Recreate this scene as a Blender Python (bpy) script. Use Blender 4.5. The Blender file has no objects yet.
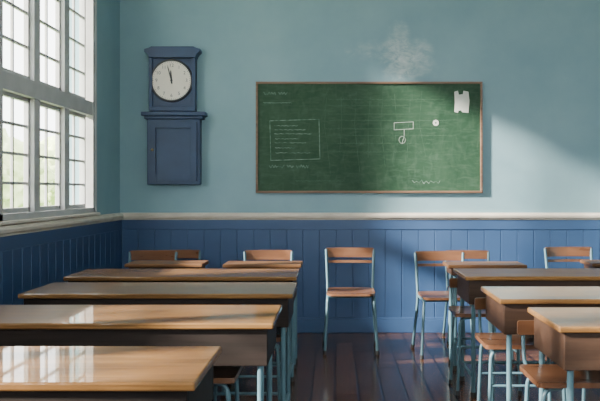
import bpy, bmesh, math, random
from mathutils import Vector, Matrix, noise
random.seed(4)
S = bpy.context.scene
COL = S.collection
CAMZ = 1.28
D = 7.2          # back wall distance
LX = -1.935      # left wall plane
RX = 3.4
RY = -2.2
CZ = 3.75

# ---------------------------------------------------------------- materials
def new_mat(name):
    m = bpy.data.materials.new(name); m.use_nodes = True
    nt = m.node_tree
    return m, nt, nt.nodes, nt.links, nt.nodes['Principled BSDF']

def ramp(n, stops):
    r = n.new('ShaderNodeValToRGB')
    e = r.color_ramp.elements
    e[0].position, e[0].color = stops[0][0], (*stops[0][1], 1)
    e[1].position, e[1].color = stops[1][0], (*stops[1][1], 1)
    for p, c in stops[2:]:
        x = e.new(p); x.color = (*c, 1)
    return r

def mottled(name, c1, c2, scale=3.0, rough=0.6, detail=6, bump=0.0, stretch=(1,1,1), metallic=0, rr=0.0, coat=0.0):
    m, nt, n, l, b = new_mat(name)
    tc = n.new('ShaderNodeTexCoord'); mp = n.new('ShaderNodeMapping')
    mp.inputs['Scale'].default_value = stretch
    oi = n.new('ShaderNodeObjectInfo')
    mul = n.new('ShaderNodeMath'); mul.operation = 'MULTIPLY'; mul.inputs[1].default_value = 17.0
    l.new(oi.outputs['Random'], mul.inputs[0])
    cb = n.new('ShaderNodeCombineXYZ')
    for i in range(3): l.new(mul.outputs[0], cb.inputs[i])
    l.new(tc.outputs['Object'], mp.inputs['Vector']); l.new(cb.outputs[0], mp.inputs['Location'])
    nz = n.new('ShaderNodeTexNoise'); nz.inputs['Scale'].default_value = scale; nz.inputs['Detail'].default_value = detail
    l.new(mp.outputs[0], nz.inputs['Vector'])
    r = ramp(n, [(0.32, c1), (0.68, c2)])
    l.new(nz.outputs['Fac'], r.inputs[0]); l.new(r.outputs[0], b.inputs['Base Color'])
    b.inputs['Metallic'].default_value = metallic
    b.inputs['Coat Weight'].default_value = coat
    if rr:
        mr = n.new('ShaderNodeMapRange'); mr.inputs['To Min'].default_value = rough - rr; mr.inputs['To Max'].default_value = rough + rr
        l.new(nz.outputs['Fac'], mr.inputs[0]); l.new(mr.outputs[0], b.inputs['Roughness'])
    else:
        b.inputs['Roughness'].default_value = rough
    if bump:
        bp = n.new('ShaderNodeBump'); bp.inputs['Strength'].default_value = bump; bp.inputs['Distance'].default_value = 0.004
        l.new(nz.outputs['Fac'], bp.inputs['Height']); l.new(bp.outputs[0], b.inputs['Normal'])
    return m

def wood(name, c1, c2, c3, rough=0.3, stretch=(1.2, 14, 14), scale=2.2, coat=0.3, spec=0.5, crough=0.1, grain=0.0, wear=None):
    m, nt, n, l, b = new_mat(name)
    tc = n.new('ShaderNodeTexCoord'); mp = n.new('ShaderNodeMapping')
    mp.inputs['Scale'].default_value = stretch
    oi = n.new('ShaderNodeObjectInfo')
    mul = n.new('ShaderNodeMath'); mul.operation = 'MULTIPLY'; mul.inputs[1].default_value = 23.0
    l.new(oi.outputs['Random'], mul.inputs[0])
    cb = n.new('ShaderNodeCombineXYZ')
    for i in range(3): l.new(mul.outputs[0], cb.inputs[i])
    l.new(cb.outputs[0], mp.inputs['Location']); l.new(tc.outputs['Object'], mp.inputs['Vector'])
    nz = n.new('ShaderNodeTexNoise'); nz.inputs['Scale'].default_value = scale
    nz.inputs['Detail'].default_value = 6; nz.inputs['Distortion'].default_value = 0.4
    l.new(mp.outputs[0], nz.inputs['Vector'])
    r = ramp(n, [(0.25, c1), (0.75, c3), (0.5, c2)])
    l.new(nz.outputs['Fac'], r.inputs[0]); out = r.outputs[0]
    if grain:
        m2 = n.new('ShaderNodeMapping'); m2.inputs['Scale'].default_value = (1.5, 60, 60)
        l.new(cb.outputs[0], m2.inputs['Location']); l.new(tc.outputs['Object'], m2.inputs['Vector'])
        g = n.new('ShaderNodeTexNoise'); g.inputs['Scale'].default_value = 1.6; g.inputs['Detail'].default_value = 4; g.inputs['Distortion'].default_value = 0.3
        l.new(m2.outputs[0], g.inputs['Vector'])
        gr = n.new('ShaderNodeMapRange'); gr.inputs['From Min'].default_value = 0.5; gr.inputs['From Max'].default_value = 0.68; gr.inputs['To Max'].default_value = grain
        l.new(g.outputs['Fac'], gr.inputs[0])
        mx = n.new('ShaderNodeMix'); mx.data_type = 'RGBA'; mx.inputs[7].default_value = (c1[0]*0.4, c1[1]*0.35, c1[2]*0.3, 1)
        l.new(gr.outputs[0], mx.inputs[0]); l.new(out, mx.inputs[6]); out = mx.outputs[2]
    if wear:
        g = n.new('ShaderNodeTexNoise'); g.inputs['Scale'].default_value = 3.0; g.inputs['Detail'].default_value = 9; g.inputs['Roughness'].default_value = 0.7
        l.new(tc.outputs['Object'], g.inputs['Vector'])
        gr = n.new('ShaderNodeMapRange'); gr.inputs['From Min'].default_value = 0.52; gr.inputs['From Max'].default_value = 0.70; gr.inputs['To Max'].default_value = 0.6
        l.new(g.outputs['Fac'], gr.inputs[0])
        mx = n.new('ShaderNodeMix'); mx.data_type = 'RGBA'; mx.inputs[7].default_value = (*wear, 1)
        l.new(gr.outputs[0], mx.inputs[0]); l.new(out, mx.inputs[6]); out = mx.outputs[2]
    l.new(out, b.inputs['Base Color'])
    mr = n.new('ShaderNodeMapRange'); mr.inputs['To Min'].default_value = rough - 0.05; mr.inputs['To Max'].default_value = rough + 0.07
    l.new(nz.outputs['Fac'], mr.inputs[0]); l.new(mr.outputs[0], b.inputs['Roughness'])
    b.inputs['Specular IOR Level'].default_value = spec
    b.inputs['Coat Weight'].default_value = coat; b.inputs['Coat Roughness'].default_value = crough
    return m

M_top   = wood('desk_top_wood', (0.125,0.060,0.021), (0.185,0.092,0.033), (0.25,0.132,0.050), rough=0.36, coat=0.75, stretch=(0.8,9,9), spec=0.08, crough=0.035, grain=0.5, wear=(0.09,0.043,0.017))
M_topH  = wood('honey_desk_top_wood', (0.20,0.095,0.030), (0.29,0.142,0.047), (0.37,0.19,0.068), rough=0.38, coat=0.35, stretch=(0.8,9,9), spec=0.05, crough=0.05, grain=0.5, wear=(0.15,0.070,0.025))
M_top2  = wood('dark_desk_top_wood', (0.085,0.040,0.019), (0.12,0.058,0.027), (0.155,0.077,0.037), rough=0.4, coat=0.15, stretch=(0.8,8,8), spec=0.15, crough=0.08)
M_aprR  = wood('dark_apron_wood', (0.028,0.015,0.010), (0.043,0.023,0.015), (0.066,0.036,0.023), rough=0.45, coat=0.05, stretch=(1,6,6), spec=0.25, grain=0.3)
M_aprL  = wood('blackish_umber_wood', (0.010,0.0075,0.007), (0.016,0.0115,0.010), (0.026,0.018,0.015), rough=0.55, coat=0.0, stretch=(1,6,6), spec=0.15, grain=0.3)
M_seat  = wood('chair_plywood', (0.09,0.038,0.019), (0.14,0.060,0.030), (0.20,0.092,0.046), rough=0.28, coat=0.3, stretch=(1.2,9,9))
M_metal = mottled('teal_enamel_metal', (0.060,0.122,0.155), (0.085,0.162,0.20), scale=9, rough=0.38)
M_rub   = mottled('dark_rubber', (0.015,0.015,0.016), (0.03,0.03,0.032), rough=0.7)
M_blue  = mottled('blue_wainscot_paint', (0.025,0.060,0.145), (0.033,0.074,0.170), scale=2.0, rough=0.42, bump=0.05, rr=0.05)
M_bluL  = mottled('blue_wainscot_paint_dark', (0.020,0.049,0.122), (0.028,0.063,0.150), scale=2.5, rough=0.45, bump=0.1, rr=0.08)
M_cream = mottled('cream_trim_paint', (0.50,0.44,0.37), (0.62,0.55,0.47), scale=6, rough=0.4)
M_white = mottled('window_paint', (0.36,0.35,0.345), (0.45,0.44,0.435), scale=6, rough=0.45)
M_ceil  = mottled('ceiling_paint', (0.60,0.62,0.62), (0.68,0.70,0.70), rough=0.8)
M_clock = mottled('navy_clock_paint', (0.009,0.030,0.082), (0.014,0.042,0.110), scale=7, rough=0.42, bump=0.1)
M_face  = mottled('clock_face_enamel', (0.72,0.66,0.57), (0.80,0.74,0.65), scale=4, rough=0.4)
M_black = mottled('black_ink', (0.02,0.02,0.022), (0.035,0.035,0.037), rough=0.5)
M_bezel = mottled('dark_bezel', (0.012,0.013,0.018), (0.022,0.024,0.03), scale=10, rough=0.35)
M_brass = mottled('aged_brass', (0.35,0.26,0.13), (0.48,0.37,0.2), scale=12, rough=0.35, metallic=1)
M_frame = wood('board_frame_wood', (0.10,0.055,0.035), (0.16,0.09,0.055), (0.22,0.13,0.08), rough=0.45, coat=0.0)
M_chalk = mottled('chalk_line', (0.05,0.11,0.075), (0.25,0.33,0.28), scale=30, rough=0.95)
M_dot   = mottled('bright_chalk', (0.22,0.29,0.24), (0.46,0.51,0.46), scale=30, rough=0.95)
M_faint = mottled('faint_chalk', (0.026,0.075,0.042), (0.080,0.145,0.100), scale=25, rough=0.95)
M_paper = mottled('paper', (0.50,0.51,0.47), (0.60,0.61,0.56), scale=8, rough=0.85)
M_leaf  = mottled('pale_foliage', (0.42,0.52,0.22), (0.70,0.77,0.42), scale=3, rough=0.8)
M_bark  = mottled('bark', (0.10,0.07,0.05), (0.18,0.13,0.09), scale=8, rough=0.9)
M_grass = mottled('grass', (0.16,0.24,0.08), (0.26,0.36,0.14), scale=3, rough=0.95)

def plaster(name, smudge):
    m, nt, n, l, b = new_mat(name)
    tc = n.new('ShaderNodeTexCoord')
    nz = n.new('ShaderNodeTexNoise'); nz.inputs['Scale'].default_value = 1.3; nz.inputs['Detail'].default_value = 8; nz.inputs['Roughness'].default_value = 0.6
    l.new(tc.outputs['Object'], nz.inputs['Vector'])
    r = ramp(n, [(0.3, (0.165,0.285,0.335)), (0.72, (0.22,0.35,0.39))])
    l.new(nz.outputs['Fac'], r.inputs[0])
    out = r.outputs[0]
    if smudge:
        sub = n.new('ShaderNodeVectorMath'); sub.operation = 'SUBTRACT'; sub.inputs[1].default_value = (0.56, D, 2.47)
        l.new(tc.outputs['Object'], sub.inputs[0])
        n4 = n.new('ShaderNodeTexNoise'); n4.inputs['Scale'].default_value = 4; n4.inputs['Detail'].default_value = 5
        l.new(tc.outputs['Object'], n4.inputs['Vector'])
        sc = n.new('ShaderNodeVectorMath'); sc.operation = 'MULTIPLY'; sc.inputs[1].default_value = (0.8, 0.2, 1.0)
        l.new(sub.outputs[0], sc.inputs[0])
        ln = n.new('ShaderNodeVectorMath'); ln.operation = 'LENGTH'; l.new(sc.outputs[0], ln.inputs[0])
        ad = n.new('ShaderNodeMath'); ad.operation = 'MULTIPLY_ADD'; ad.inputs[1].default_value = 0.7; l.new(n4.outputs['Fac'], ad.inputs[0]); l.new(ln.outputs['Value'], ad.inputs[2])
        mr = n.new('ShaderNodeMapRange'); mr.inputs['From Min'].default_value = 0.66; mr.inputs['From Max'].default_value = 0.34; mr.inputs['To Max'].default_value = 0.9
        mr.interpolation_type = 'SMOOTHSTEP'
        l.new(ad.outputs[0], mr.inputs[0])
        mpp = n.new('ShaderNodeMapping'); mpp.inputs['Scale'].default_value = (1.0, 1, 1.7); mpp.inputs['Rotation'].default_value = (0, 0.7, 0)
        l.new(tc.outputs['Object'], mpp.inputs['Vector'])
        n2 = n.new('ShaderNodeTexNoise'); n2.inputs['Scale'].default_value = 8; n2.inputs['Detail'].default_value = 13; n2.inputs['Roughness'].default_value = 0.74; n2.inputs['Distortion'].default_value = 0.5
        l.new(mpp.outputs[0], n2.inputs['Vector'])
        m2 = n.new('ShaderNodeMapRange'); m2.inputs['From Min'].default_value = 0.38; m2.inputs['From Max'].default_value = 0.68
        l.new(n2.outputs['Fac'], m2.inputs[0])
        mu = n.new('ShaderNodeMath'); mu.operation = 'MULTIPLY'; l.new(mr.outputs[0], mu.inputs[0]); l.new(m2.outputs[0], mu.inputs[1])
        mx = n.new('ShaderNodeMix'); mx.data_type = 'RGBA'
        mx.inputs[7].default_value = (0.62,0.67,0.65,1)
        l.new(mu.outputs[0], mx.inputs[0]); l.new(out, mx.inputs[6]); out = mx.outputs[2]
    l.new(out, b.inputs['Base Color']); b.inputs['Roughness'].default_value = 0.62
    n3 = n.new('ShaderNodeTexNoise'); n3.inputs['Scale'].default_value = 30; n3.inputs['Detail'].default_value = 5
    l.new(tc.outputs['Object'], n3.inputs['Vector'])
    bp = n.new('ShaderNodeBump'); bp.inputs['Strength'].default_value = 0.12; bp.inputs['Distance'].default_value = 0.004
    l.new(n3.outputs['Fac'], bp.inputs['Height']); l.new(bp.outputs[0], b.inputs['Normal'])
    return m
M_wallB = plaster('teal_plaster_scuffed', True)
M_wall  = plaster('teal_plaster', False)

def board_mat():
    m, nt, n, l, b = new_mat('green_chalkboard')
    tc = n.new('ShaderNodeTexCoord')
    nz = n.new('ShaderNodeTexNoise'); nz.inputs['Scale'].default_value = 2.4; nz.inputs['Detail'].default_value = 10; nz.inputs['Roughness'].default_value = 0.68; nz.inputs['Distortion'].default_value = 1.0
    l.new(tc.outputs['Object'], nz.inputs['Vector'])
    r = ramp(n, [(0.35, (0.012,0.046,0.022)), (0.80, (0.036,0.084,0.047))])
    l.new(nz.outputs['Fac'], r.inputs[0])
    outs = r.outputs[0]
    for sx, sz, rot, amt in ((6, 24, 0.35, 0.16), (14, 5, 0.2, 0.14), (5, 20, -0.7, 0.16)):
        mp = n.new('ShaderNodeMapping'); mp.inputs['Scale'].default_value = (sx, 1, sz); mp.inputs['Rotation'].default_value = (0, rot, 0)
        l.new(tc.outputs['Object'], mp.inputs['Vector'])
        n2 = n.new('ShaderNodeTexNoise'); n2.inputs['Scale'].default_value = 1.4; n2.inputs['Detail'].default_value = 7; n2.inputs['Distortion'].default_value = 0.8
        l.new(mp.outputs[0], n2.inputs['Vector'])
        mr = n.new('ShaderNodeMapRange'); mr.inputs['From Min'].default_value = 0.52; mr.inputs['From Max'].default_value = 0.8; mr.inputs['To Max'].default_value = amt
        l.new(n2.outputs['Fac'], mr.inputs[0])
        mx = n.new('ShaderNodeMix'); mx.data_type = 'RGBA'; mx.inputs[7].default_value = (0.14,0.21,0.155,1)
        l.new(mr.outputs[0], mx.inputs[0]); l.new(outs, mx.inputs[6]); outs = mx.outputs[2]
    l.new(outs, b.inputs['Base Color']); b.inputs['Roughness'].default_value = 0.65
    b.inputs['Specular IOR Level'].default_value = 0.3
    return m
M_board = board_mat()

def floor_mat():
    m, nt, n, l, b = new_mat('dark_floorboards')
    tc = n.new('ShaderNodeTexCoord')
    sx = n.new('ShaderNodeSeparateXYZ'); l.new(tc.outputs['Object'], sx.inputs[0])
    W = 0.15
    dv = n.new('ShaderNodeMath'); dv.operation = 'DIVIDE'; dv.inputs[1].default_value = W; l.new(sx.outputs[0], dv.inputs[0])
    fl = n.new('ShaderNodeMath'); fl.operation = 'FLOOR'; l.new(dv.outputs[0], fl.inputs[0])
    fr = n.new('ShaderNodeMath'); fr.operation = 'FRACT'; l.new(dv.outputs[0], fr.inputs[0])
    wn = n.new('ShaderNodeTexWhiteNoise'); wn.noise_dimensions = '1D'; l.new(fl.outputs[0], wn.inputs['W'])
    a = n.new('ShaderNodeMath'); a.operation = 'MULTIPLY_ADD'; a.inputs[1].default_value = 3.1; l.new(wn.outputs['Value'], a.inputs[0]); l.new(sx.outputs[1], a.inputs[2])
    d2 = n.new('ShaderNodeMath'); d2.operation = 'DIVIDE'; d2.inputs[1].default_value = 1.7; l.new(a.outputs[0], d2.inputs[0])
    f2 = n.new('ShaderNodeMath'); f2.operation = 'FLOOR'; l.new(d2.outputs[0], f2.inputs[0])
    fr2 = n.new('ShaderNodeMath'); fr2.operation = 'FRACT'; l.new(d2.outputs[0], fr2.inputs[0])
    cb = n.new('ShaderNodeCombineXYZ'); l.new(fl.outputs[0], cb.inputs[0]); l.new(f2.outputs[0], cb.inputs[1])
    w2 = n.new('ShaderNodeTexWhiteNoise'); w2.noise_dimensions = '2D'; l.new(cb.outputs[0], w2.inputs['Vector'])
    mp = n.new('ShaderNodeMapping'); mp.inputs['Scale'].default_value = (16, 1.3, 1)
    l.new(tc.outputs['Object'], mp.inputs['Vector'])
    nz = n.new('ShaderNodeTexNoise'); nz.inputs['Scale'].default_value = 2; nz.inputs['Detail'].default_value = 8
    l.new(mp.outputs[0], nz.inputs['Vector'])
    ad = n.new('ShaderNodeMath'); ad.operation = 'MULTIPLY_ADD'; ad.inputs[1].default_value = 0.55; l.new(w2.outputs['Value'], ad.inputs[0]); 
    s2 = n.new('ShaderNodeMath'); s2.operation = 'MULTIPLY'; s2.inputs[1].default_value = 0.5; l.new(nz.outputs['Fac'], s2.inputs[0]); l.new(s2.outputs[0], ad.inputs[2])
    r = ramp(n, [(0.15, (0.033,0.014,0.008)), (0.9, (0.115,0.050,0.027))])
    l.new(ad.outputs[0], r.inputs[0])
    g1 = n.new('ShaderNodeMath'); g1.operation = 'PINGPONG'; g1.inputs[1].default_value = 0.5; l.new(fr.outputs[0], g1.inputs[0])
    g2 = n.new('ShaderNodeMapRange'); g2.inputs['From Min'].default_value = 0.03; g2.inputs['From Max'].default_value = 0.06; l.new(g1.outputs[0], g2.inputs[0])
    h1 = n.new('ShaderNodeMath'); h1.operation = 'PINGPONG'; h1.inputs[1].default_value = 0.5; l.new(fr2.outputs[0], h1.inputs[0])
    h2 = n.new('ShaderNodeMapRange'); h2.inputs['From Min'].default_value = 0.001; h2.inputs['From Max'].default_value = 0.004; l.new(h1.outputs[0], h2.inputs[0])
    mn = n.new('ShaderNodeMath'); mn.operation = 'MINIMUM'; l.new(g2.outputs[0], mn.inputs[0]); l.new(h2.outputs[0], mn.inputs[1])
    mx = n.new('ShaderNodeMix'); mx.data_type = 'RGBA'; mx.inputs[6].default_value = (0.005,0.003,0.002,1)
    l.new(mn.outputs[0], mx.inputs[0]); l.new(r.outputs[0], mx.inputs[7]); l.new(mx.outputs[2], b.inputs['Base Color'])
    mr = n.new('ShaderNodeMapRange'); mr.inputs['To Min'].default_value = 0.10; mr.inputs['To Max'].default_value = 0.27
    l.new(nz.outputs['Fac'], mr.inputs[0]); l.new(mr.outputs[0], b.inputs['Roughness'])
    b.inputs['Specular IOR Level'].default_value = 0.45; b.inputs['Specular Tint'].default_value = (1.0,0.86,0.76,1)
    bp = n.new('ShaderNodeBump'); bp.inputs['Strength'].default_value = 0.6; bp.inputs['Distance'].default_value = 0.005
    l.new(mn.outputs[0], bp.inputs['Height']); l.new(bp.outputs[0], b.inputs['Normal'])
    return m
M_floor = floor_mat()

def glass_mat():
    m, nt, n, l, b = new_mat('window_glass')
    tr = n.new('ShaderNodeBsdfTransparent'); tr.inputs[0].default_value = (0.98,0.99,0.98,1)
    gl = n.new('ShaderNodeBsdfGlossy'); gl.inputs['Roughness'].default_value = 0.03
    mx = n.new('ShaderNodeMixShader'); mx.inputs[0].default_value = 0.04
    l.new(tr.outputs[0], mx.inputs[1]); l.new(gl.outputs[0], mx.inputs[2])
    l.new(mx.outputs[0], n['Material Output'].inputs['Surface'])
    return m
M_glass = glass_mat()

# ---------------------------------------------------------------- geometry helpers
def add_box(bm, x0, x1, y0, y1, z0, z1):
    vs = [bm.verts.new(p) for p in ((x0,y0,z0),(x1,y0,z0),(x1,y1,z0),(x0,y1,z0),(x0,y0,z1),(x1,y0,z1),(x1,y1,z1),(x0,y1,z1))]
    for f in ((0,3,2,1),(4,5,6,7),(0,1,5,4),(1,2,6,5),(2,3,7,6),(3,0,4,7)):
        bm.faces.new([vs[i] for i in f])

def obj_from_bm(name, bm, mat, parent=None, loc=(0,0,0), bevel=0.0, smooth=False, segs=2):
    me = bpy.data.meshes.new(name); bm.normal_update(); bm.to_mesh(me); bm.free()
    me.materials.append(mat)
    o = bpy.data.objects.new(name, me); COL.objects.link(o)
    o.location = loc
    if parent: o.parent = parent
    if smooth:
        for p in me.polygons: p.use_smooth = True
    if bevel:
        md = o.modifiers.new('Bevel', 'BEVEL'); md.width = bevel; md.segments = segs; md.limit_method = 'ANGLE'; md.angle_limit = math.radians(40)
    return o

def boxes(name, lst, mat, parent=None, loc=(0,0,0), bevel=0.0):
    bm = bmesh.new()
    for b in lst: add_box(bm, *b)
    return obj_from_bm(name, bm, mat, parent, loc, bevel)

def tube_mesh(name, paths, r, mat, res=4):
    cu = bpy.data.curves.new(name, 'CURVE'); cu.dimensions = '3D'; cu.bevel_depth = r; cu.bevel_resolution = res; cu.use_fill_caps = True
    for pts in paths:
        sp = cu.splines.new('POLY'); sp.points.add(len(pts)-1)
        for i, p in enumerate(pts): sp.points[i].co = (*p, 1)
    t = bpy.data.objects.new('tmp', cu); COL.objects.link(t)
    dg = bpy.context.evaluated_depsgraph_get(); dg.update()
    me = bpy.data.meshes.new_from_object(t.evaluated_get(dg))
    me.name = name
    bpy.data.objects.remove(t); bpy.data.curves.remove(cu)
    me.materials.clear(); me.materials.append(mat)
    for p in me.polygons: p.use_smooth = True
    return me

def tube(name, pts, r, mat, parent=None, loc=(0,0,0)):
    me = tube_mesh(name, [pts], r, mat)
    o = bpy.data.objects.new(name, me); COL.objects.link(o); o.location = loc
    if parent: o.parent = parent
    return o

def smooth_path(pts, n=5, rad=0.06):
    out = [Vector(pts[0])]
    for i in range(1, len(pts)-1):
        p, a, b = Vector(pts[i]), Vector(pts[i-1]), Vector(pts[i+1])
        ra = min(rad, (a-p).length*0.45); rb = min(rad, (b-p).length*0.45)
        s = p + (a-p).normalized()*ra; e = p + (b-p).normalized()*rb
        for k in range(n+1):
            t = k/n
            out.append(s*(1-t)**2 + p*2*t*(1-t) + e*t*t)
    out.append(Vector(pts[-1]))
    return [tuple(v) for v in out]

def slab(name, w, d, th, rc, f, mat, parent, loc, nx=14, ny=12, orient='XY'):
    bm = bmesh.new()
    vs_v = [-d/2 + rc*(1-math.cos(math.pi/2*k/4)) for k in range(5)]
    mid = [ -d/2+rc + (d-2*rc)*k/(ny) for k in range(1, ny)]
    vv = vs_v + mid + [-a for a in reversed(vs_v)]
    top, bot = [], []
    for v in vv:
        ex = max(0, abs(v) - (d/2-rc)); hw = w/2 - rc + math.sqrt(max(0, rc*rc-ex*ex))
        rt, rb = [], []
        for i in range(nx+1):
            u = hw*(2*i/nx-1)
            h = f(u/(w/2), v/(d/2))
            def P(q):
                return (u, v, h+q) if orient == 'XY' else (u, h+q, v)
            rt.append(bm.verts.new(P(th/2))); rb.append(bm.verts.new(P(-th/2)))
        top.append(rt); bot.append(rb)
    R = len(vv)
    for j in range(R-1):
        for i in range(nx):
            bm.faces.new((top[j][i], top[j][i+1], top[j+1][i+1], top[j+1][i]))
            bm.faces.new((bot[j][i], bot[j+1][i], bot[j+1][i+1], bot[j][i+1]))
        bm.faces.new((top[j][0], top[j+1][0], bot[j+1][0], bot[j][0]))
        bm.faces.new((top[j][nx], bot[j][nx], bot[j+1][nx], top[j+1][nx]))
    for i in range(nx):
        bm.faces.new((top[0][i], bot[0][i], bot[0][i+1], top[0][i+1]))
        bm.faces.new((top[R-1][i], top[R-1][i+1], bot[R-1][i+1], bot[R-1][i]))
    bmesh.ops.recalc_face_normals(bm, faces=bm.faces)
    o = obj_from_bm(name, bm, mat, parent, loc)
    for p in o.data.polygons: p.use_smooth = True
    try: o.data.set_sharp_from_angle(angle=math.radians(45))
    except Exception: pass
    return o

def tag(o, label, cat, group=None, kind=None):
    o['label'] = label; o['category'] = cat
    if group: o['group'] = group
    if kind: o['kind'] = kind
    return o

def empty(name, loc, rz=0.0):
    e = bpy.data.objects.new(name, None); COL.objects.link(e); e.location = loc; e.rotation_euler = (0,0,rz); e.empty_display_size = 0.1
    return e

def clone(src, loc, rz=0.0, sc=1.0, sx=1.0):
    e = src.copy(); COL.objects.link(e); e.location = loc; e.rotation_euler = (0,0,rz); e.scale = (sc*sx,sc,sc)
    for c in list(src.children):
        k = c.copy(); COL.objects.link(k); k.parent = e
        for g in list(c.children):
            h = g.copy(); COL.objects.link(h); h.parent = k
    return e

# ---------------------------------------------------------------- room
T = 0.2
tag(boxes('floor', [(LX, RX, RY, D, -0.1, 0.0)], M_floor), 'dark brown varnished plank floor with a glossy sheen', 'floor', kind='structure')
tag(boxes('ceiling', [(LX-T, RX+T, RY-T, D+T, CZ, CZ+0.15)], M_ceil), 'plain off-white painted plaster ceiling', 'ceiling', kind='structure')
tag(boxes('wall_back', [(LX-T, RX+T, D, D+T, -0.1, CZ)], M_wallB), 'teal plaster wall with a chalky scuffed patch', 'wall', kind='structure')
tag(boxes('wall_right', [(RX, RX+T, RY, D, -0.1, CZ)], M_wall), 'teal painted plaster side wall', 'wall', kind='structure')

WZ0, WZ1 = 1.09, 3.56
wins = [(4.58, 6.42), (1.6, 3.44), (-1.4, 0.44)]
lst = [(LX-T, LX, RY, D, -0.1, WZ0), (LX-T, LX, RY, D, WZ1, CZ)]
ys = [RY] + [v for w in sorted(wins) for v in w] + [D]
for i in range(0, len(ys), 2):
    lst.append((LX-T, LX, ys[i], ys[i+1], WZ0, WZ1))
tag(boxes('wall_left', lst, M_wall), 'teal plaster side wall with tall window openings', 'wall', kind='structure')
RW = [(LX-T, RX+T, RY-T, RY, -0.1, 1.7), (LX-T, RX+T, RY-T, RY, 3.5, CZ), (LX-T, LX+0.9, RY-T, RY, 1.7, 3.5), (RX-0.9, RX+T, RY-T, RY, 1.7, 3.5)]  # gap in this unseen wall is added and sized for sky fill
tag(boxes('wall_rear', RW, M_wall), 'teal plaster wall with a high opening added to let in fill light', 'wall', kind='structure')

def make_window(idx, y0, y1):
    fx0, fx1 = LX-0.10, LX-0.015
    L = []
    L += [(fx0, LX+0.012, y0, y0+0.055, WZ0, WZ1), (fx0, LX+0.012, y1-0.055, y1, WZ0, WZ1),
          (fx0, LX+0.012, y0, y1, WZ0, WZ0+0.05), (fx0, LX+0.012, y0, y1, WZ1-0.05, WZ1)]
    n = 3; w = (y1-y0-0.1)/n
    zt = 1.925
    for k in range(1, n):
        yc = y0+0.05+w*k
        L.append((fx0+0.03, fx1+0.012, yc-0.052, yc+0.052, WZ0, WZ1))
    L.append((fx0+0.03, fx1+0.022, y0, y1, zt-0.055, zt+0.055))
    m0, m1 = LX-0.062, LX-0.040
    for k in range(n):
        a = y0+0.05+w*k; b = a+w
        for (za, zb, rows) in ((WZ0+0.05, zt-0.055, 4), (zt+0.055, WZ1-0.05, 7)):
            L += [(m0-0.005, m1+0.005, a+0.047, a+0.070, za, zb), (m0-0.005, m1+0.005, b-0.070, b-0.047, za, zb),
                  (m0-0.005, m1+0.005, a+0.047, b-0.047, za, za+0.030), (m0-0.005, m1+0.005, a+0.047, b-0.047, zb-0.026, zb)]
            c = (a+b)/2
            L.append((m0+0.002, m1-0.002, c-0.009, c+0.009, za, zb))
            for r in range(1, rows):
                z = za+(zb-za)*r/rows
                L.append((m0+0.002, m1-0.002, a+0.047, b-0.047, z-0.009, z+0.009))
    o = boxes('window_%d' % idx, L, M_white)
    md = o.modifiers.new('Bevel', 'BEVEL'); md.width = 0.002; md.segments = 1
    tag(o, 'tall greyish-white painted multi-pane window with transom and mullions', 'window', kind='structure')
    g = boxes('glass', [(LX-0.0535, LX-0.0525, y0+0.04, y1-0.04, WZ0+0.04, WZ1-0.04)], M_glass, parent=o)
    g['label'] = 'clear window glass'
    boxes('sill', [(LX-0.02, LX+0.04, y0-0.05, y1+0.05, WZ0-0.012, WZ0+0.010)], M_cream, parent=o, bevel=0.006)
    boxes('casing', [(LX, LX+0.015, y0-0.04, y0, WZ0+0.012, WZ1), (LX, LX+0.015, y1, y1+0.04, WZ0+0.012, WZ1), (LX, LX+0.018, y0-0.05, y1+0.05, WZ1, WZ1+0.08)], M_white, parent=o, bevel=0.004)
for i, (a, b) in enumerate(wins): make_window(i+1, a, b)

def wains(name, axis, a, b, plane, mat):
    bm = bmesh.new(); W = 0.148; x = a
    while x < b-0.001:
        e = min(x+W, b)
        if axis == 'x': add_box(bm, x+0.0022, e-0.0022, plane-0.018, plane, 0.12, 0.93)
        else: add_box(bm, plane, plane+0.018, x+0.0022, e-0.0022, 0.12, 0.93)
        x += W
    if axis == 'x':
        add_box(bm, a, b, plane-0.0115, plane, 0.0, 1.02); add_box(bm, a, b, plane-0.024, plane, 0.925, 1.02)
    else:
        add_box(bm, plane, plane+0.0115, a, b, 0.0, 1.02)
        add_box(bm, plane, plane+0.024, a, b, 0.925, 1.02)
    return obj_from_bm(name, bm, mat, bevel=0.0028)
tag(wains('trim_1', 'x', LX+0.02, RX, D, M_blue), 'blue painted vertical-board wainscot panelling', 'wainscot', kind='structure')
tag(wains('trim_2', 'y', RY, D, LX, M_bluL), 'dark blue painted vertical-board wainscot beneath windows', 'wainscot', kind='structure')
def rail(name, axis):
    prof = [(0,1.012),(0.028,1.012),(0.032,1.022),(0.045,1.034),(0.048,1.052),(0.038,1.062),(0.03,1.072),(0,1.076)]
    bm = bmesh.new()
    rings = []
    for t in ((LX, RX) if axis == 'x' else (RY, D)):
        rings.append([bm.verts.new((t, D-p, z) if axis == 'x' else (LX+p, t, z)) for p, z in prof])
    k = len(prof)
    for i in range(k-1): bm.faces.new((rings[0][i], rings[0][i+1], rings[1][i+1], rings[1][i]))
    bm.faces.new(rings[0]); bm.faces.new(list(reversed(rings[1])))
    bmesh.ops.recalc_face_normals(bm, faces=bm.faces)
    return obj_from_bm(name, bm, M_cream)
tag(rail('trim_3', 'x'), 'cream painted moulded chair rail on the teal wall', 'chair rail', kind='structure')
tag(rail('trim_4', 'y'), 'cream painted moulded chair rail below the windows', 'chair rail', kind='structure')
tag(boxes('baseboard_back', [(LX+0.03, RX, D-0.035, D-0.0, 0, 0.12), (LX+0.03, RX, D-0.03, D, 0.12, 0.135)], M_blue, bevel=0.004), 'blue painted wooden baseboard', 'baseboard', kind='structure')
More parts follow.
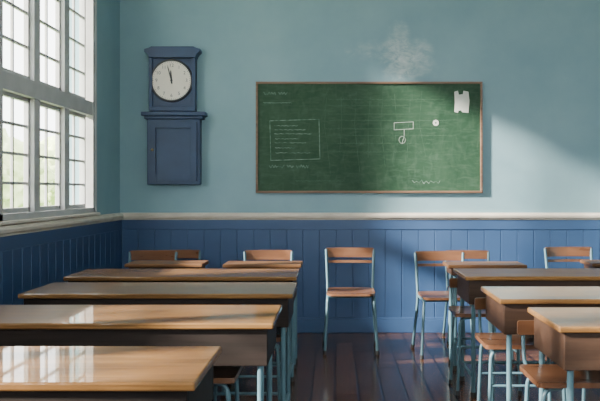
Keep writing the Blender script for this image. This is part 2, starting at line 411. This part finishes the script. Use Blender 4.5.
tag(boxes('baseboard_left', [(LX, LX+0.035, RY, D-0.035, 0, 0.12), (LX, LX+0.03, RY, D-0.035, 0.12, 0.135)], M_bluL, bevel=0.004), 'dark blue painted wooden baseboard', 'baseboard', kind='structure')

# ---------------------------------------------------------------- chalkboard
bx0, bx1, bz0, bz1 = -0.711, 1.323, 1.253, 2.252
bw, bh = bx1-bx0, bz1-bz0
cb = empty('chalkboard', ((bx0+bx1)/2, D, bz0))
tag(cb, 'green chalkboard with thin wooden frame and faint chalk drawings', 'chalkboard')
boxes('writing_surface', [(-bw/2+0.01, bw/2-0.01, -0.018, 0, 0.01, bh-0.01)], M_board, cb)
boxes('frame', [(-bw/2, bw/2, -0.032, 0, 0, 0.020), (-bw/2, bw/2, -0.032, 0, bh-0.020, bh), (-bw/2, -bw/2+0.020, -0.032, 0, 0.020, bh-0.020), (bw/2-0.020, bw/2, -0.032, 0, 0.020, bh-0.020)], M_frame, cb, bevel=0.003)
def pix(px, py):   # board local x,z
    return ((px-335)/111.1-(bx0+bx1)/2, CAMZ-(py-190)/111.1-bz0)
def ribbon(bm, pts, w, y=-0.0195):
    for i in range(len(pts)-1):
        a, b = Vector(pts[i]), Vector(pts[i+1]); d = (b-a)
        if d.length < 1e-6: continue
        d.normalize(); nrm = Vector((-d.y, d.x))*w/2; e = d*w*0.3
        q = [a-e+nrm, a-e-nrm, b+e-nrm, b+e+nrm]
        bm.faces.new([bm.verts.new((p.x, y, p.y)) for p in q])
def scrib(x0, y0, x1, amp, n=None):
    out = []; n = n or int((x1-x0)/1.3); 
    for i in range(n+1):
        x = x0+(x1-x0)*i/n+random.uniform(-0.5,0.5)
        out.append(pix(x, y0+(amp if i%2 else -amp)*random.uniform(0.3,1.0)))
    return out
def chalk(name, mat, fn):
    bm = bmesh.new(); fn(bm); return obj_from_bm(name, bm, mat, cb)
def f1(bm):
    ribbon(bm, [pix(270,121), pix(319,119.5), pix(320,159), pix(271,160.5), pix(270,121)], 0.0055)
    for i, y in enumerate((126,130,134,139,143,148,153)):
        ribbon(bm, scrib(275, y, 297+random.uniform(-3,14), 0.35, 12), 0.0045)
chalk('chalk_diagram', M_chalk, f1)
for w0, w1, y, a in ((264,276,94,2.0),(279,287,94,1.6),(264,292,103,0.8),(270,284,166.5,1.6),(287,293,166.5,1.5),(296,309,166.5,1.8)):
    chalk('chalk_word', M_chalk, lambda bm: ribbon(bm, scrib(w0, y, w1, a), 0.0045))
def f4(bm):
    ribbon(bm, [pix(394,123), pix(413,122), pix(413,129), pix(394,130), pix(394,123)], 0.0046)
    ribbon(bm, [pix(404,130), pix(404,136), pix(402,143)], 0.0046)
    ribbon(bm, [pix(402+3.2*math.cos(t*0.5), 140+3.6*math.sin(t*0.5)) for t in range(14)], 0.0042)
chalk('chalk_diagram', M_dot, f4)
def fdot(bm):
    vs = [bm.verts.new((pix(435.5+3.0*math.cos(t*math.pi/8),0)[0], -0.0205, pix(0,123+3.0*math.sin(t*math.pi/8))[1])) for t in range(16)]
    vi = [bm.verts.new((pix(435.5+0.9*math.cos(t*math.pi/8),0)[0], -0.0205, pix(0,123+0.9*math.sin(t*math.pi/8))[1])) for t in range(16)]
    for i in range(16):
        j = (i+1) % 16; bm.faces.new((vs[i], vs[j], vi[j], vi[i]))
chalk('chalk_circle', M_paper, fdot)
# a net of faint strokes joined across the middle
def f5(bm):
    xs = [330+random.uniform(-3,3)+i*13 for i in range(8)]
    for x in xs:
        ribbon(bm, [pix(x, 90+random.uniform(0,8)), pix(x+random.uniform(-3,3), 125), pix(x+random.uniform(-4,4), 150+random.uniform(0,25))], 0.0026, -0.0190)
    for i in range(8):
        y = 99+i*7.5+random.uniform(-1,1)
        ribbon(bm, scrib(324+random.uniform(0,6), y, 400+random.uniform(0,60), 0.8), 0.0028, -0.0190)
o = chalk('faint_chalk_marks', M_faint, f5); o['label'] = 'half-erased faint chalk grid and scribbles'; 
chalk('chalk_underline', M_faint, lambda bm: ribbon(bm, scrib(296,181,345,0.8), 0.004, -0.019))
chalk('chalk_squiggle', M_chalk, lambda bm: ribbon(bm, scrib(412,182,440,2.2,12), 0.004, -0.0195))
bm = bmesh.new()
pp = [pix(x,y) for x,y in ((454,92),(457.5,91),(458.5,95),(462.5,94.5),(463,91),(468,92),(469,101),(468,113),(462,112.5),(460.5,110.5),(458,111),(457.5,113),(454,112),(454.5,103))]
vs = [bm.verts.new((x,-0.021,z)) for x,z in pp]; f = bm.faces.new(vs)
r = bmesh.ops.extrude_face_region(bm, geom=[f]); bmesh.ops.translate(bm, vec=(0,0.002,0), verts=[v for v in r['geom'] if isinstance(v, bmesh.types.BMVert)])
bmesh.ops.recalc_face_normals(bm, faces=bm.faces)
pnote = obj_from_bm('paper_note', bm, M_paper, None, loc=((bx0+bx1)/2, D-0.0005, bz0))
tag(pnote, 'small notched white paper stuck on the green chalkboard', 'paper')

# ---------------------------------------------------------------- clock
CX0 = (173-335)/111.1
def kx(px, dep): return (px-335)/800*(D-dep) - CX0
def kz(py, dep): return CAMZ-(py-190)/800*(D-dep)
A, B = 0.09, 0.10    # front planes of case / cabinet
cpx = lambda p: kx(p, A); cpz = lambda p: kz(p, A)
dpx = lambda p: kx(p, B); dpz = lambda p: kz(p, B)
CL = empty('wall_clock', (CX0, D, 0))
tag(CL, 'navy wooden wall clock with cream dial above a panelled cabinet', 'wall clock')
boxes('case', [(cpx(151), cpx(194), -0.075, 0, cpz(112), cpz(54))], M_clock, CL, bevel=0.004)
boxes('case_moulding', [(cpx(149), cpx(152.5), -0.102, -0.0, cpz(111), cpz(56)), (cpx(192), cpx(195.5), -0.102, -0.0, cpz(111), cpz(56)),
                        (cpx(149), cpx(195.5), -0.104, -0.07, cpz(111), cpz(106.5)), (cpx(149), cpx(195.5), -0.104, -0.07, cpz(58), cpz(54))], M_clock, CL, bevel=0.003)
bm = bmesh.new()
prof = [(149.5,58),(149,56),(148,54.5),(146.5,53),(145,52),(145,49.5),(149,48.5),(152,47),(194,47),(197,48.5),(200.5,49.5),(200.5,52),(199,53),(197.5,54.5),(196.5,56),(196,58)]
v0 = [bm.verts.new((cpx(a), -0.125, cpz(b))) for a,b in prof]; v1 = [bm.verts.new((cpx(a), 0, cpz(b))) for a,b in prof]
bm.faces.new(v0); bm.faces.new(list(reversed(v1)))
for i in range(len(prof)):
    j = (i+1) % len(prof); bm.faces.new((v0[i], v1[i], v1[j], v0[j]))
bmesh.ops.recalc_face_normals(bm, faces=bm.faces)
obj_from_bm('crown', bm, M_clock, CL, bevel=0.002)
cx, cz = cpx(171.5), cpz(80.5)
def disc(name, r, y0, y1, mat, seg=64, hole=0):
    bm = bmesh.new()
    rings = []
    for rad, y in (((r,y0),(r,y1)) if not hole else ((hole,y1),(hole,y0),(r-0.006,y0),(r,y0+0.006),(r,y1))):
        rings.append([bm.verts.new((cx+rad*math.cos(2*math.pi*k/seg), y, cz+rad*math.sin(2*math.pi*k/seg))) for k in range(seg)])
    for a in range(len(rings)-1):
        for k in range(seg):
            bm.faces.new((rings[a][k], rings[a][(k+1)%seg], rings[a+1][(k+1)%seg], rings[a+1][k]))
    if not hole: bm.faces.new(rings[0]); bm.faces.new(list(reversed(rings[-1])))
    bmesh.ops.recalc_face_normals(bm, faces=bm.faces)
    return obj_from_bm(name, bm, mat, CL)
disc('clock_face', 0.178, -0.091, -0.072, M_face)
disc('bezel', 0.191, -0.100, -0.072, M_bezel, hole=0.173)
bm = bmesh.new()
for k in range(1, 13):
    cu = bpy.data.curves.new('t', 'FONT'); cu.body = str(k); cu.size = 0.042; cu.align_x = 'CENTER'; cu.align_y = 'CENTER'
    t = bpy.data.objects.new('t', cu); COL.objects.link(t)
    dg = bpy.context.evaluated_depsgraph_get(); dg.update()
    me = bpy.data.meshes.new_from_object(t.evaluated_get(dg)); bpy.data.objects.remove(t)
    a = math.radians(90-30*k)
    me.transform(Matrix.Translation((cx+0.134*math.cos(a), -0.0918, cz+0.134*math.sin(a))) @ Matrix.Rotation(math.radians(90), 4, 'X'))
    bm.from_mesh(me); bpy.data.meshes.remove(me)
for k in range(60):
    a = 2*math.pi*k/60; w = 0.0025 if k%5 else 0.005
    d = Vector((math.cos(a), math.sin(a))); nn = Vector((-d.y, d.x))*w/2
    q = [Vector((cx,cz))+d*0.160+nn, Vector((cx,cz))+d*0.160-nn, Vector((cx,cz))+d*0.168-nn, Vector((cx,cz))+d*0.168+nn]
    bm.faces.new([bm.verts.new((p.x, -0.0918, p.y)) for p in q])
obj_from_bm('numerals', bm, M_black, CL)
def hand(name, deg, L, w):
    bm = bmesh.new(); a = math.radians(90-deg); d = Vector((math.cos(a), math.sin(a))); nn = Vector((-d.y, d.x)); c = Vector((cx,cz))
    q = [c-d*0.03+nn*w*0.5, c-d*0.03-nn*w*0.5, c-nn*w, c+d*L*0.8-nn*w*0.7, c+d*L, c+d*L*0.8+nn*w*0.7, c+nn*w]
    vs = [bm.verts.new((p.x, -0.097, p.y)) for p in q]; f = bm.faces.new(vs)
    r = bmesh.ops.extrude_face_region(bm, geom=[f]); bmesh.ops.translate(bm, vec=(0,0.002,0), verts=[v for v in r['geom'] if isinstance(v, bmesh.types.BMVert)])
    bmesh.ops.recalc_face_normals(bm, faces=bm.faces)
    return obj_from_bm(name, bm, M_black, CL)
hand('minute_hand', -15, 0.145, 0.0055); hand('hour_hand', -4, 0.095, 0.008)
disc('hub', 0.01, -0.101, -0.091, M_black, 20)
boxes('shelf', [(dpx(142), dpx(206), -0.145, 0, dpz(116), dpz(112)), (dpx(144.5), dpx(203), -0.12, 0, dpz(119), dpz(116))], M_clock, CL, bevel=0.005)
boxes('cabinet_body', [(dpx(147), dpx(200), -B, 0, dpz(184.5), dpz(119))], M_clock, CL, bevel=0.004)
dr = boxes('cabinet_door', [(dpx(150), dpx(156), -0.122, -B, dpz(181), dpz(122)), (dpx(191), dpx(197), -0.122, -B, dpz(181), dpz(122)),
                       (dpx(156), dpx(191), -0.122, -B, dpz(128), dpz(122)), (dpx(156), dpx(191), -0.122, -B, dpz(181), dpz(175)),
                       (dpx(156), dpx(191), -0.102, -B, dpz(175), dpz(128))], M_clock, CL, bevel=0.005)
bm = bmesh.new(); bmesh.ops.create_uvsphere(bm, u_segments=14, v_segments=8, radius=0.012)
obj_from_bm('knob', bm, M_brass, dr, loc=(dpx(153), -0.131, dpz(150)), smooth=True)

# ---------------------------------------------------------------- desks
def make_desk(w, d, aprmat, label, grp='rows of classroom desks', ah=0.150, top=None):
    e = empty('school_desk', (0,0,0)); tag(e, label, 'desk', group=grp)
    H = 0.75; th = 0.025
    boxes('desktop', [(-w/2, w/2, -d/2, d/2, H-th, H)], top or M_top, e, bevel=0.006)
    z1 = H-th; z0 = z1-ah; iw = w/2-0.025; idp = d/2-0.02; t = 0.018
    boxes('storage_box', [(-iw, iw, -idp, -idp+t, z0, z1), (-iw, iw, idp-t, idp, z0, z1), (-iw, -iw+t, -idp+t, idp-t, z0, z1), (iw-t, iw, -idp+t, idp-t, z0, z1),
                    (-iw+t, iw-t, -idp+t, idp-t, z0, z0+0.012)], aprmat, e, bevel=0.003)
    lx, ly = iw-0.03, idp-0.025
    for sx in (-1, 1):
        for sy in (-1, 1):
            lg = tube('leg', [(sx*lx, sy*ly, z0), (sx*lx, sy*ly, 0.014)], 0.0135, M_metal, e)
            tube('foot', [(sx*lx, sy*ly, 0.03), (sx*lx, sy*ly, 0.0)], 0.018, M_rub, lg)
        tube('side_stretcher', [(sx*lx, -ly, 0.12), (sx*lx, ly, 0.12)], 0.010, M_metal, e)
    tube('crossbar', [(-lx, ly, 0.12), (lx, ly, 0.12)], 0.010, M_metal, e)
    return e
def place_desk(src, x0, x1, y0, y1, first=False):
    loc = ((x0+x1)/2, (y0+y1)/2, 0)
    if first: src.location = loc; return src
    return clone(src, loc, sx=(x1-x0)/1.5)
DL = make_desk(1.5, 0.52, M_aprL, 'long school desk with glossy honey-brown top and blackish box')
place_desk(DL, -1.745, -0.245, 3.18, 3.70, True)
place_desk(DL, -1.66, -0.235, 4.88, 5.40)
place_desk(DL, -1.62, -0.215, 4.08, 4.60)
place_desk(DL, -1.885, -0.385, 2.20, 2.72)
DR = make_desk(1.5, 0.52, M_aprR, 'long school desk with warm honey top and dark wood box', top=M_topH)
place_desk(DR, 0.80, 2.30, 4.90, 5.42, True)
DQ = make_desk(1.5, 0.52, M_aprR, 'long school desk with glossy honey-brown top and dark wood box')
place_desk(DQ, 0.80, 2.30, 3.88, 4.40, True)
place_desk(DQ, 0.87, 2.37, 3.10, 3.62)
DS = make_desk(0.56, 0.30, M_aprR, 'small single school desk with dark wood top', 'single desks by the wainscot', 0.05, M_top2)
DS.location = (-0.52, 5.84, 0)
for (x, y) in ((1.08,5.80),(-1.23,5.88),(2.14,5.93)):
    clone(DS, (x,y,0))

# ---------------------------------------------------------------- chairs (facing -y)
def make_chair():
    e = empty('school_chair', (0,0,0)); tag(e, 'brown plywood school chair with teal tubular metal frame', 'chair', group='classroom chairs')
    slab('seat', 0.38, 0.38, 0.018, 0.05, lambda u,v: -0.012*(1-u*u)*(1-v*v) - 0.014*max(0,-v-0.4)**2, M_seat, e, (0,-0.01,0.468))
    slab('backrest', 0.41, 0.080, 0.014, 0.022, lambda u,v: 0.03*(1-u*u), M_seat, e, (0,0.205,0.762), orient='XZ')
    slab('backrest_rail', 0.39, 0.022, 0.012, 0.008, lambda u,v: 0.028*(1-u*u), M_seat, e, (0,0.196,0.688), orient='XZ')
    r = 0.0115
    for s in (-1, 1):
        lg = tube('back_leg', smooth_path([(s*0.215,0.24,0.012),(s*0.185,0.155,0.40),(s*0.185,0.165,0.50),(s*0.198,0.208,0.79)], rad=0.08), r, M_metal, e)
        tube('foot', [(s*0.217,0.244,0.0),(s*0.213,0.236,0.03)], 0.015, M_rub, lg)
        fl = tube('front_leg', smooth_path([(s*0.205,-0.20,0.012),(s*0.18,-0.155,0.446),(s*0.185,0.16,0.446)], rad=0.05), r, M_metal, e)
        tube('foot', [(s*0.206,-0.202,0.0),(s*0.204,-0.199,0.03)], 0.015, M_rub, fl)
    tube('front_crossbar', [(-0.181,-0.14,0.442),(0.181,-0.14,0.442)], 0.009, M_metal, e)
    tube('rear_crossbar', [(-0.185,0.158,0.43),(0.185,0.158,0.43)], 0.009, M_metal, e)
    return e
CH = make_chair()
CH.location = (0.125, 6.42, 0)
for (x, y, rz, sc) in ((0.85,6.26,0.04,0.98),(1.14,6.78,-0.06,0.94),(1.97,6.50,0.07,1.0),
                       (-1.50,6.32,-0.08,0.98),(-1.36,6.82,0.06,0.94),(-0.54,6.36,0.03,0.98)):
    clone(CH, (x, y, 0), rz, sc)

def make_low_chair():
    e = empty('low_chair', (0,0,0)); tag(e, 'low wooden chair with teal metal frame tucked under desk', 'chair', group='low chairs tucked under desks')
    slab('seat', 0.42, 0.34, 0.022, 0.02, lambda u,v: -0.008*(1-u*u)*(1-v*v), M_seat, e, (0,0,0.500))
    r = 0.0095
    for sx in (-1, 1):
        for sy in (-1, 1):
            lg = tube('leg', smooth_path([(sx*0.10,sy*0.12,0.480),(sx*0.178,sy*0.132,0.474),(sx*0.195,sy*0.15,0.012)], rad=0.05), r, M_metal, e)
            tube('foot', [(sx*0.1955,sy*0.1505,0.0),(sx*0.194,sy*0.149,0.028)], 0.013, M_rub, lg)
        tube('back_upright', smooth_path([(sx*0.15,0.0,0.479),(sx*0.15,0.325,0.479),(sx*0.15,0.345,0.66)], rad=0.07), 0.0090, M_metal, e)
    for sy in (-1, 1):
        tube('stretcher', [(-0.183,sy*0.138,0.30),(0.183,sy*0.138,0.30)], 0.007, M_metal, e)
    slab('backrest', 0.36, 0.065, 0.014, 0.010, lambda u,v: 0.018*(1-u*u), M_seat, e, (0,0.325,0.645), orient='XZ')
    return e
ST = make_low_chair(); ST.location = (1.02, 3.36, 0)
for (x, y) in ((0.96,4.14),(1.43,4.14),(0.96,5.14),(-0.62,3.44),(-0.48,4.34),(-0.50,5.12)):
    clone(ST, (x, y, 0))

# ---------------------------------------------------------------- outside
tag(boxes('ground', [(-40, LX-T, -15, 45, -0.35, -0.12)], M_grass), 'sunny lawn outside the windows', 'ground', kind='structure')
def bush(x, y, h, w):
    e = empty('garden_tree', (x, y, -0.12)); tag(e, 'pale green leafy garden tree seen through window', 'tree', group='garden trees')
    tube('trunk', [(0,0,0),(0.05,0.03,h*0.5)], 0.09, M_bark, e)
    bm = bmesh.new(); bmesh.ops.create_icosphere(bm, subdivisions=5, radius=1)
    for v in bm.verts:
        n = v.co.normalized(); k = 1+0.3*noise.noise(n*2+Vector((x,y,0)))+0.18*noise.noise(n*7+Vector((y,x,0)))
        v.co = Vector((n.x*w*k, n.y*w*1.1*k, h*0.6+n.z*h*0.40*k))
    obj_from_bm('canopy', bm, M_leaf, e, smooth=True)
for (x,y,h,w) in ((-9.5,15,2.5,1.3),(-8.6,19.5,2.8,1.5),(-10.5,24,3.0,1.6),(-9.5,29,3.3,1.8)):
    bush(x,y,h,w)

# ---------------------------------------------------------------- light
w = bpy.data.worlds.new('World'); S.world = w; w.use_nodes = True
bg = w.node_tree.nodes['Background']; bg.inputs[0].default_value = (0.97,0.985,1.0,1); bg.inputs[1].default_value = 9.0
def lamp(name, kind, loc, rot, energy, color, **k):
    ld = bpy.data.lights.new(name, kind); ld.energy = energy; ld.color = color
    for a, v in k.items(): setattr(ld, a, v)
    o = bpy.data.objects.new(name, ld); COL.objects.link(o); o.location = loc; o.rotation_euler = rot
    return o
sd = Vector((1.0, 0.345, -0.475)).normalized()
s = lamp('sun', 'SUN', (-8,2,6), (0,0,0), 46.0, (1.0,0.93,0.84), angle=math.radians(3.6))
s.rotation_euler = sd.to_track_quat('-Z','Y').to_euler()
tag(s, 'low morning sun through the windows', 'sun')
for i, y in enumerate((1.2, 4.4)):
    a = lamp('fill_light', 'AREA', (0.9, y, CZ-0.08), (0,0,0), 25, (0.97,0.98,1.0), shape='RECTANGLE', size=1.6, size_y=0.5)  # out-of-view area lamp added to brighten the room, no fixture behind it
    tag(a, 'unseen fill light added below the ceiling', 'light', group='added fill lights')

cam = bpy.data.cameras.new('camera'); co = bpy.data.objects.new('camera', cam); COL.objects.link(co)
cam.lens = 48; cam.sensor_width = 36; cam.sensor_fit = 'HORIZONTAL'
cam.shift_x = -35/600; cam.shift_y = -10.5/600
co.location = (0,0,CAMZ); co.rotation_euler = (math.radians(90),0,0)
S.camera = co
